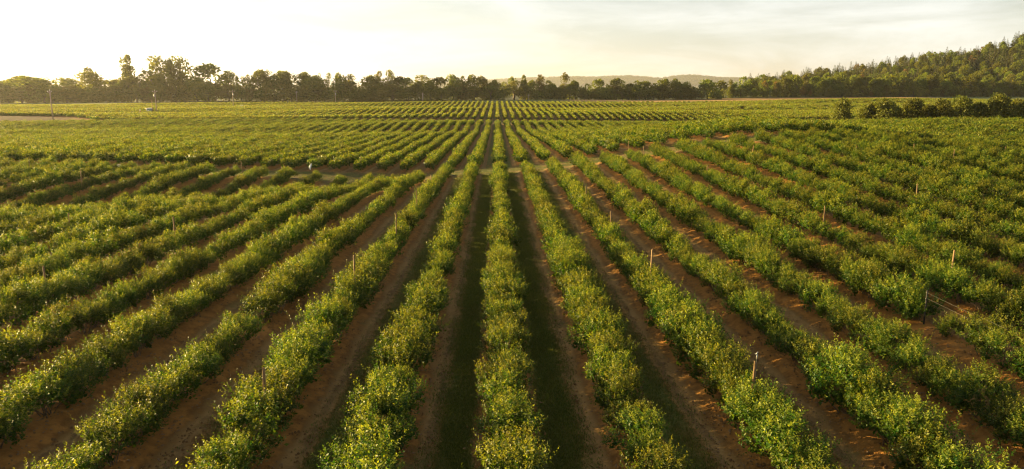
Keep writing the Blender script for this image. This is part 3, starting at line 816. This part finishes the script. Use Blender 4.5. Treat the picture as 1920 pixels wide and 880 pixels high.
def find_row_spot(pxx, pyt, want=1.85, yrange=(10, 400)):
    r = ray(pxx, pyt); best = None
    for k in range(-70, 71):
        Xk = ROW_X0 + k * ROW_S
        if abs(r[0]) < 1e-6: continue
        t = Xk / r[0]
        if t <= 0: continue
        P = CAM + r * t
        if not yrange[0] < P[1] < yrange[1]: continue
        h = P[2] - float(height(P[0], P[1]))
        e = abs(h - want)
        if best is None or e < best[0]: best = (e, P[0], P[1], h, k)
    return best
POSTS = [(486, 690), (662, 480), (739, 393), (779, 340), (1219, 468), (1145, 383), (1098, 340), (1546, 387), (1720, 345), (1785, 470), (1411, 343), (1325, 318), (1788, 280), (1713, 270), (1605, 275),
         (1885, 275), (1367, 262), (1410, 273), (322, 405), (80, 500), (126, 400), (675, 293), (256, 303), (52, 302), (452, 303), (149, 320), (853, 295), (3, 350), (808, 328), (1205, 275), (1178, 265), (640, 303), (1409, 676)]
stake_v = [stake_mesh(20 + i, 1.9) for i in range(4)]
staple_v = staple_mesh(1.5)
STK = {}
for i, (pxx, pyt) in enumerate(sorted(POSTS, key=lambda p: -p[1])):
    b = find_row_spot(pxx, pyt, 1.9 if pyt > 300 else 1.8)
    if not b: continue
    _, X0, Y0, h, k = b
    h = min(max(h, 1.55), 2.3)
    X0 += .05
    t = empty("wooden_stake", (X0, Y0, float(height(X0, Y0))), rng.uniform(0, 6), (1, 1, h / 1.9))
    t.rotation_euler = (rng.normal() * .02, rng.normal() * .02, rng.uniform(0, 6))
    row = "the central row" if k == 0 else f"the {ordinal(abs(k))} {'wooded-hill' if k > 0 else 'power-pole'} side row"
    where = "before the cross lane" if Y0 < 80 else "at the cross lane" if Y0 < 100 else "beyond the cross lane"
    nearb = "tall sunlit wooden stake beside a thin sprinkler pipe" if (pxx, pyt) == (1409, 676) else "wooden stake"
    key = (k, where); STK[key] = STK.get(key, 0) + 1
    tag(t, f"{ordinal(STK[key])} wooden stake up {row}, {where}" if nearb == "wooden stake" else nearb + " in the near rows", "wooden stake", "wooden stakes along the bush rows")
    obj("post", stake_v[i % 4], t)
    if Y0 < 100: obj("wire_staple", staple_v, t)
    if (pxx, pyt) == (1409, 676): SPR = (X0 + .10, Y0 + .05, float(height(X0, Y0)), h)
t = empty("sprinkler", (SPR[0], SPR[1], SPR[2]))
tag(t, "irrigation sprinkler with a bright metal head on a thin dark riser pipe", "sprinkler")
m = MB(); m.tube([(0, 0, -.2), (0, 0, SPR[3] + .02)], .013, 6); m.build("riser_pipe", M_pipe, t)
m = MB(); m.tube([(0, 0, SPR[3] + .02), (0, 0, SPR[3] + .10), (0, 0, SPR[3] + .13)], [.018, .02, .014], 8)
m.tube([(0, 0, SPR[3] + .10), (-.06, -.03, SPR[3] + .17)], [.012, .009], 6); m.tube([(-.02, 0, SPR[3] + .13), (.01, .01, SPR[3] + .19), (.03, .02, SPR[3] + .185)], [.010, .014, .008], 6); m.build("sprinkler_head", M_metal, t)

# thin trellis post and wires across the gap in the row on the hill side
gx0 = ROW_X0 + 5 * ROW_S
t = empty("trellis_post", (gx0, 25.3, float(height(gx0, 25.3, True))))
tag(t, "thin dark metal post holding the trellis wires at the gap in the row", "post")
m = MB(); m.tube([(0, 0, -.2), (0, 0, 1.25)], .03, 5); m.build("post", M_pipe, t)
m = MB(); m.tube([(-.04, 0, 1.18), (.04, 0, 1.18)], .012, 5); m.tube([(-.04, 0, .95), (.04, 0, .95)], .012, 5); m.build("wire_clip", M_wire, t)
zl, zr = float(height(gx0, 21.0, True)), float(height(gx0, 25.3, True))
for q, z in enumerate((1.18, .95)):
    m = MB(); pts_ = [(gx0 + .035 * (1 if q else -1), y, zl + (y - 21) / 4.3 * (zr - zl) + z - .02 * math.sin((y - 21) / 4.3 * math.pi)) for y in np.linspace(21.0, 25.3, 9)]
    m.tube(pts_, .0016, 4)
    o = m.build("trellis_wire", M_wire); tag(o, ["upper", "lower"][q] + " steel trellis wire strung across the gap in the bush row", "wire", "trellis wires across the gap")

# ------------------------------------------------------------------ utility poles, wires, field kit
def pole(pxx, pyt, pyb, label, arm=2.4, transformer=None, brace=True, dist=None):
    P = ground_hit(pxx, pyb) if dist is None else None
    if dist is not None:
        r = ray(pxx, pyb); P = CAM + r * dist / r[1]; P[2] = float(height(P[0], P[1]))
    rt = ray(pxx, pyt); h = CAM_Z + rt[2] / rt[1] * P[1] - P[2]
    t = empty("utility_pole", P)
    tag(t, label, "utility pole", "utility poles across the far field")
    m = MB(); m.tube([(0, 0, -.4), (0, 0, h * .5), (0, 0, h)], [.26, .21, .16], 8); m.build("pole", M_pole, t)
    if arm:
        m = MB(); m.box((0, -.2, h - .55), (arm / 2, .06, .08)); ca = m.build("crossarm", M_pole, t)
        if brace:
            m = MB(); m.tube([(-arm * .32, -.2, h - .6), (0, -.17, h - 1.2)], .03, 4); m.tube([(arm * .32, -.2, h - .6), (0, -.17, h - 1.2)], .03, 4); m.build("crossarm_brace", M_metal, t)
        for xx in (-arm / 2 + .12, 0, arm / 2 - .12):
            m = MB(); z = h - .47 if xx else h
            m.tube([(xx, -.2 if xx else 0, z), (xx, -.2 if xx else 0, z + .16), (xx, -.2 if xx else 0, z + .22), (xx, -.2 if xx else 0, z + .34)], [.05, .10, .07, .09], 7); m.build("insulator", M_white, t)
    if transformer:
        m = MB(); sx = .42 * transformer
        m.tube([(sx, 0, h - 2.9), (sx, 0, h - 2.8), (sx, 0, h - 1.9), (sx, 0, h - 1.8)], [.25, .34, .34, .22], 10); m.tube([(sx, 0, h - 1.8), (sx, 0, h - 1.5)], .05, 6); m.build("transformer", M_metal, t)
    return P, h
p1, h1 = pole(100, 170, 229, "tall thin bare-topped power pole beside the dirt yard", arm=1.6)
p2, h2 = pole(294, 170, 213, "power pole with crossarm and round pale transformer above the pump box", transformer=-1)
p3, h3 = pole(438, 170, 203, "power pole with wide crossarm on a pale concrete pad in the field", arm=3.4, transformer=.6)
p4, h4 = pole(557, 172, 194, "thin grey power pole with small crossarm before dark trees", arm=2.2)
p5, h5 = pole(629, 170, 189, "distant power pole with pale transformer drum at the field edge", arm=2.0, transformer=.7, dist=530)
p6, h6 = pole(991, 178, 187, "short dark pole at the tree line near the field's middle", arm=1.2, brace=False, dist=555)
for a, ha, b, hb, nm in ((p1, h1, p2, h2, "the yard pole and the transformer pole"), (p2, h2, p3, h3, "the transformer pole and the concrete-pad pole"), (p3, h3, p4, h4, "the concrete-pad pole and the thin grey pole")):
    for q, dx in ((0, -.9), (1, .9)):
        m = MB(); A = Vector(a) + Vector((dx, -.2, ha - .2)); B = Vector(b) + Vector((dx, -.2, hb - .2))
        m.tube([A.lerp(B, f) - Vector((0, 0, 1.6 * 4 * f * (1 - f))) for f in np.linspace(0, 1, 14)], .018, 4)
        o = m.build("power_line", M_pipe); tag(o, f"{['outer', 'inner'][q]} power line sagging between {nm}", "power line", "power lines over the field")
# dark riser beside the transformer pole, pump box with pale roof, meter post, stump post
t = empty("standpipe", (p2[0] - 1.6, p2[1] - .5, p2[2])); tag(t, "dark rusty standpipe next to the transformer pole", "pipe")
m = MB(); m.tube([(0, 0, -.3), (0, 0, 6.2)], [.16, .13], 7); m.build("pipe", M_rust_metal, t)
m = MB(); m.tube([(0, 0, 6.2), (0, 0, 6.35), (0, 0, 6.4)], [.2, .2, .08], 8); m.build("cap", M_rust_metal, t)
t = empty("pump_box", (p2[0] - 2.9, p2[1] - 1.0, p2[2])); tag(t, "small teal pump house with a pale rounded roof below the transformer", "pump house")
m = MB(); m.box((0, 0, 1.0), (1.0, .9, 1.1), bev=.06); m.build("body", M_teal, t)
m = MB(); prof = [(math.cos(a) * 1.3, 2.12 + math.sin(a) * .55) for a in np.linspace(0, math.pi, 9)]
vs = [(x, y, z) for y in (-1.15, 1.15) for x, z in prof]
m.add(vs, [(j, j + 1, j + 10, j + 9) for j in range(8)] + [(0, 9, 17, 8)], [(0, j + 1, j) for j in range(1, 8)] + [(9, 9 + j, 10 + j) for j in range(1, 8)]); m.build("roof", M_roofp, t)
m = MB(); m.box((-.1, -.93, 1.35), (.35, .03, .22)); m.build("panel", M_white, t)
q = ground_hit(263.5, 217); t = empty("meter_post", q); tag(t, "short rusty post with a pale cap left of the teal pump house".replace("left of", "beside"), "post")
m = MB(); m.tube([(0, 0, -.2), (0, 0, 2.3)], .22, 7); m.build("post", M_rust_metal, t)
m = MB(); m.tube([(0, 0, 2.3), (0, 0, 2.45), (0, 0, 2.75)], [.3, .34, .12], 8); m.build("cap", M_roofp, t)
r = ray(792.5, 187); P = CAM + r * 548 / r[1]; P[2] = float(height(P[0], P[1])); rt = ray(792.5, 174); h = CAM_Z + rt[2] / rt[1] * 548 - P[2]
t = empty("stump_post", P); tag(t, "thick pale bare post at the field edge before the dark tree line", "post")
m = MB(); m.tube([(0, 0, -.4), (.02, 0, h * .5), (.05, 0, h * .96), (.05, 0, h)], [.62, .52, .46, .3], 9); m.build("post", M_pole, t)
m = MB(); m.tube([(-.5, 0, h * .80), (-.2, 0, h * .95)], [.12, .2], 6); m.build("broken_limb", M_pole, t)
tree('lightshrub', P[0] + 3.2, 547, 2.8, 6.0, "small rounded green shrub at the foot of the thick bare post", None, "shrub")
t = empty("concrete_pad", p3 + np.array([-1.8, -1.5, 0])); tag(t, "pale concrete pad at the foot of the wide-armed power pole", "concrete pad")
m = MB(); m.box((.6, 0, .5), (1.7, 1.0, .6), bev=.05); m.build("slab", M_conc, t)
t = empty("valve_station", p3 + np.array([4.6, 1, 0])); tag(t, "low irrigation valve station with rusty tank beside the wide-armed power pole", "valve station")
m = MB(); m.tube([(-1.2, 0, 1.2), (-1.0, 0, 1.2), (1.0, 0, 1.2), (1.2, 0, 1.2)], [.3, .6, .6, .3], 10); m.build("tank", M_metal, t)
m = MB(); m.tube([(1.3, 0, -.1), (1.3, 0, 1.9)], .2, 6); m.tube([(1.0, 0, 1.7), (2.0, 0, 1.7)], .16, 6); m.build("valve_pipe", M_rust_metal, t)
m = MB(); [m.box((sx * .7, 0, .35), (.1, .4, .4)) for sx in (-1, 1)]; m.build("cradle", M_conc, t)

# odds and ends in the field
q = ray(583, 312); Y0 = 93.6; X0 = q[0] / q[1] * Y0
t = empty("white_sheet", (X0, Y0, float(height(X0, Y0)))); tag(t, "bright white curved plastic sheet caught at the row end by the lane", "plastic sheet")
m = MB(); a_ = np.linspace(-1, 1, 9)
vs = [(.10 * (1 - z * z) * -1 + s * (.02 + .13 * (1 - abs(z) ** 1.5)) + .10 * z, d, .80 + .42 * z) for d in (-.02, .02) for z in a_ for s in (-1, 1)]
qs = [(2 * i, 2 * i + 1, 2 * i + 3, 2 * i + 2) for i in range(8)] + [(18 + 2 * i, 18 + 2 * i + 2, 18 + 2 * i + 3, 18 + 2 * i + 1) for i in range(8)]
qs += [(2 * i, 2 * i + 2, 20 + 2 * i, 18 + 2 * i) for i in range(8)] + [(2 * i + 1, 19 + 2 * i, 21 + 2 * i, 2 * i + 3) for i in range(8)]
m.add(vs, qs); m.build("sheet", M_white, t, True)
m = MB(); m.tube([(0, 0, -.1), (0.02, 0, 1.3)], .015, 5); m.build("stick", M_pipe, t)
P = ground_hit(225, 314); t = empty("feed_sack", P); tag(t, "small pale grey sack lying on the far cross lane", "sack")
m = MB(); m.tube([(-.32, 0, .1), (-.26, 0, .17), (0, .02, .2), (.26, 0, .16), (.32, 0, .12)], [.03, .16, .2, .15, .03], 9); m.build("sack", M_roofp, t, True)
P = ground_hit(143, 602); t = empty("picking_bucket", P); tag(t, "small red bucket on bare soil between rows on the power-pole side", "bucket")
m = MB(); m.tube([(0, 0, 0), (0, 0, .20), (0, 0, .22), (0, 0, .205), (0, 0, .03)], [.095, .13, .14, .122, .09], 12); m.build("body", M_red, t, True)
m = MB(); m.tube([(math.cos(a) * .135, 0.03, .2 + math.sin(a) * .08) for a in np.linspace(0, math.pi, 9)], .006, 5); m.build("handle", M_wire, t)

# ------------------------------------------------------------------ air: one closed box of haze round everything but the sky
top, bot = 118.0, float(GZ.min()) - 10.0
m = MB(); m.box((0, 4200, (top + bot) / 2), (9800, 4700, (top - bot) / 2))
hz_m, hn, hl = new_mat("haze_air")
ho = hn.new("ShaderNodeOutputMaterial"); pv = hn.new("ShaderNodeVolumePrincipled")
pv.inputs['Color'].default_value = (.94, .92, .88, 1)
pv.inputs['Density'].default_value = 0.000055
pv.inputs['Anisotropy'].default_value = 0.55
hl.new(pv.outputs[0], ho.inputs['Volume'])
hzo = m.build("haze", hz_m)
tag(hzo, "thin evening haze lying over the valley", kind='stuff')
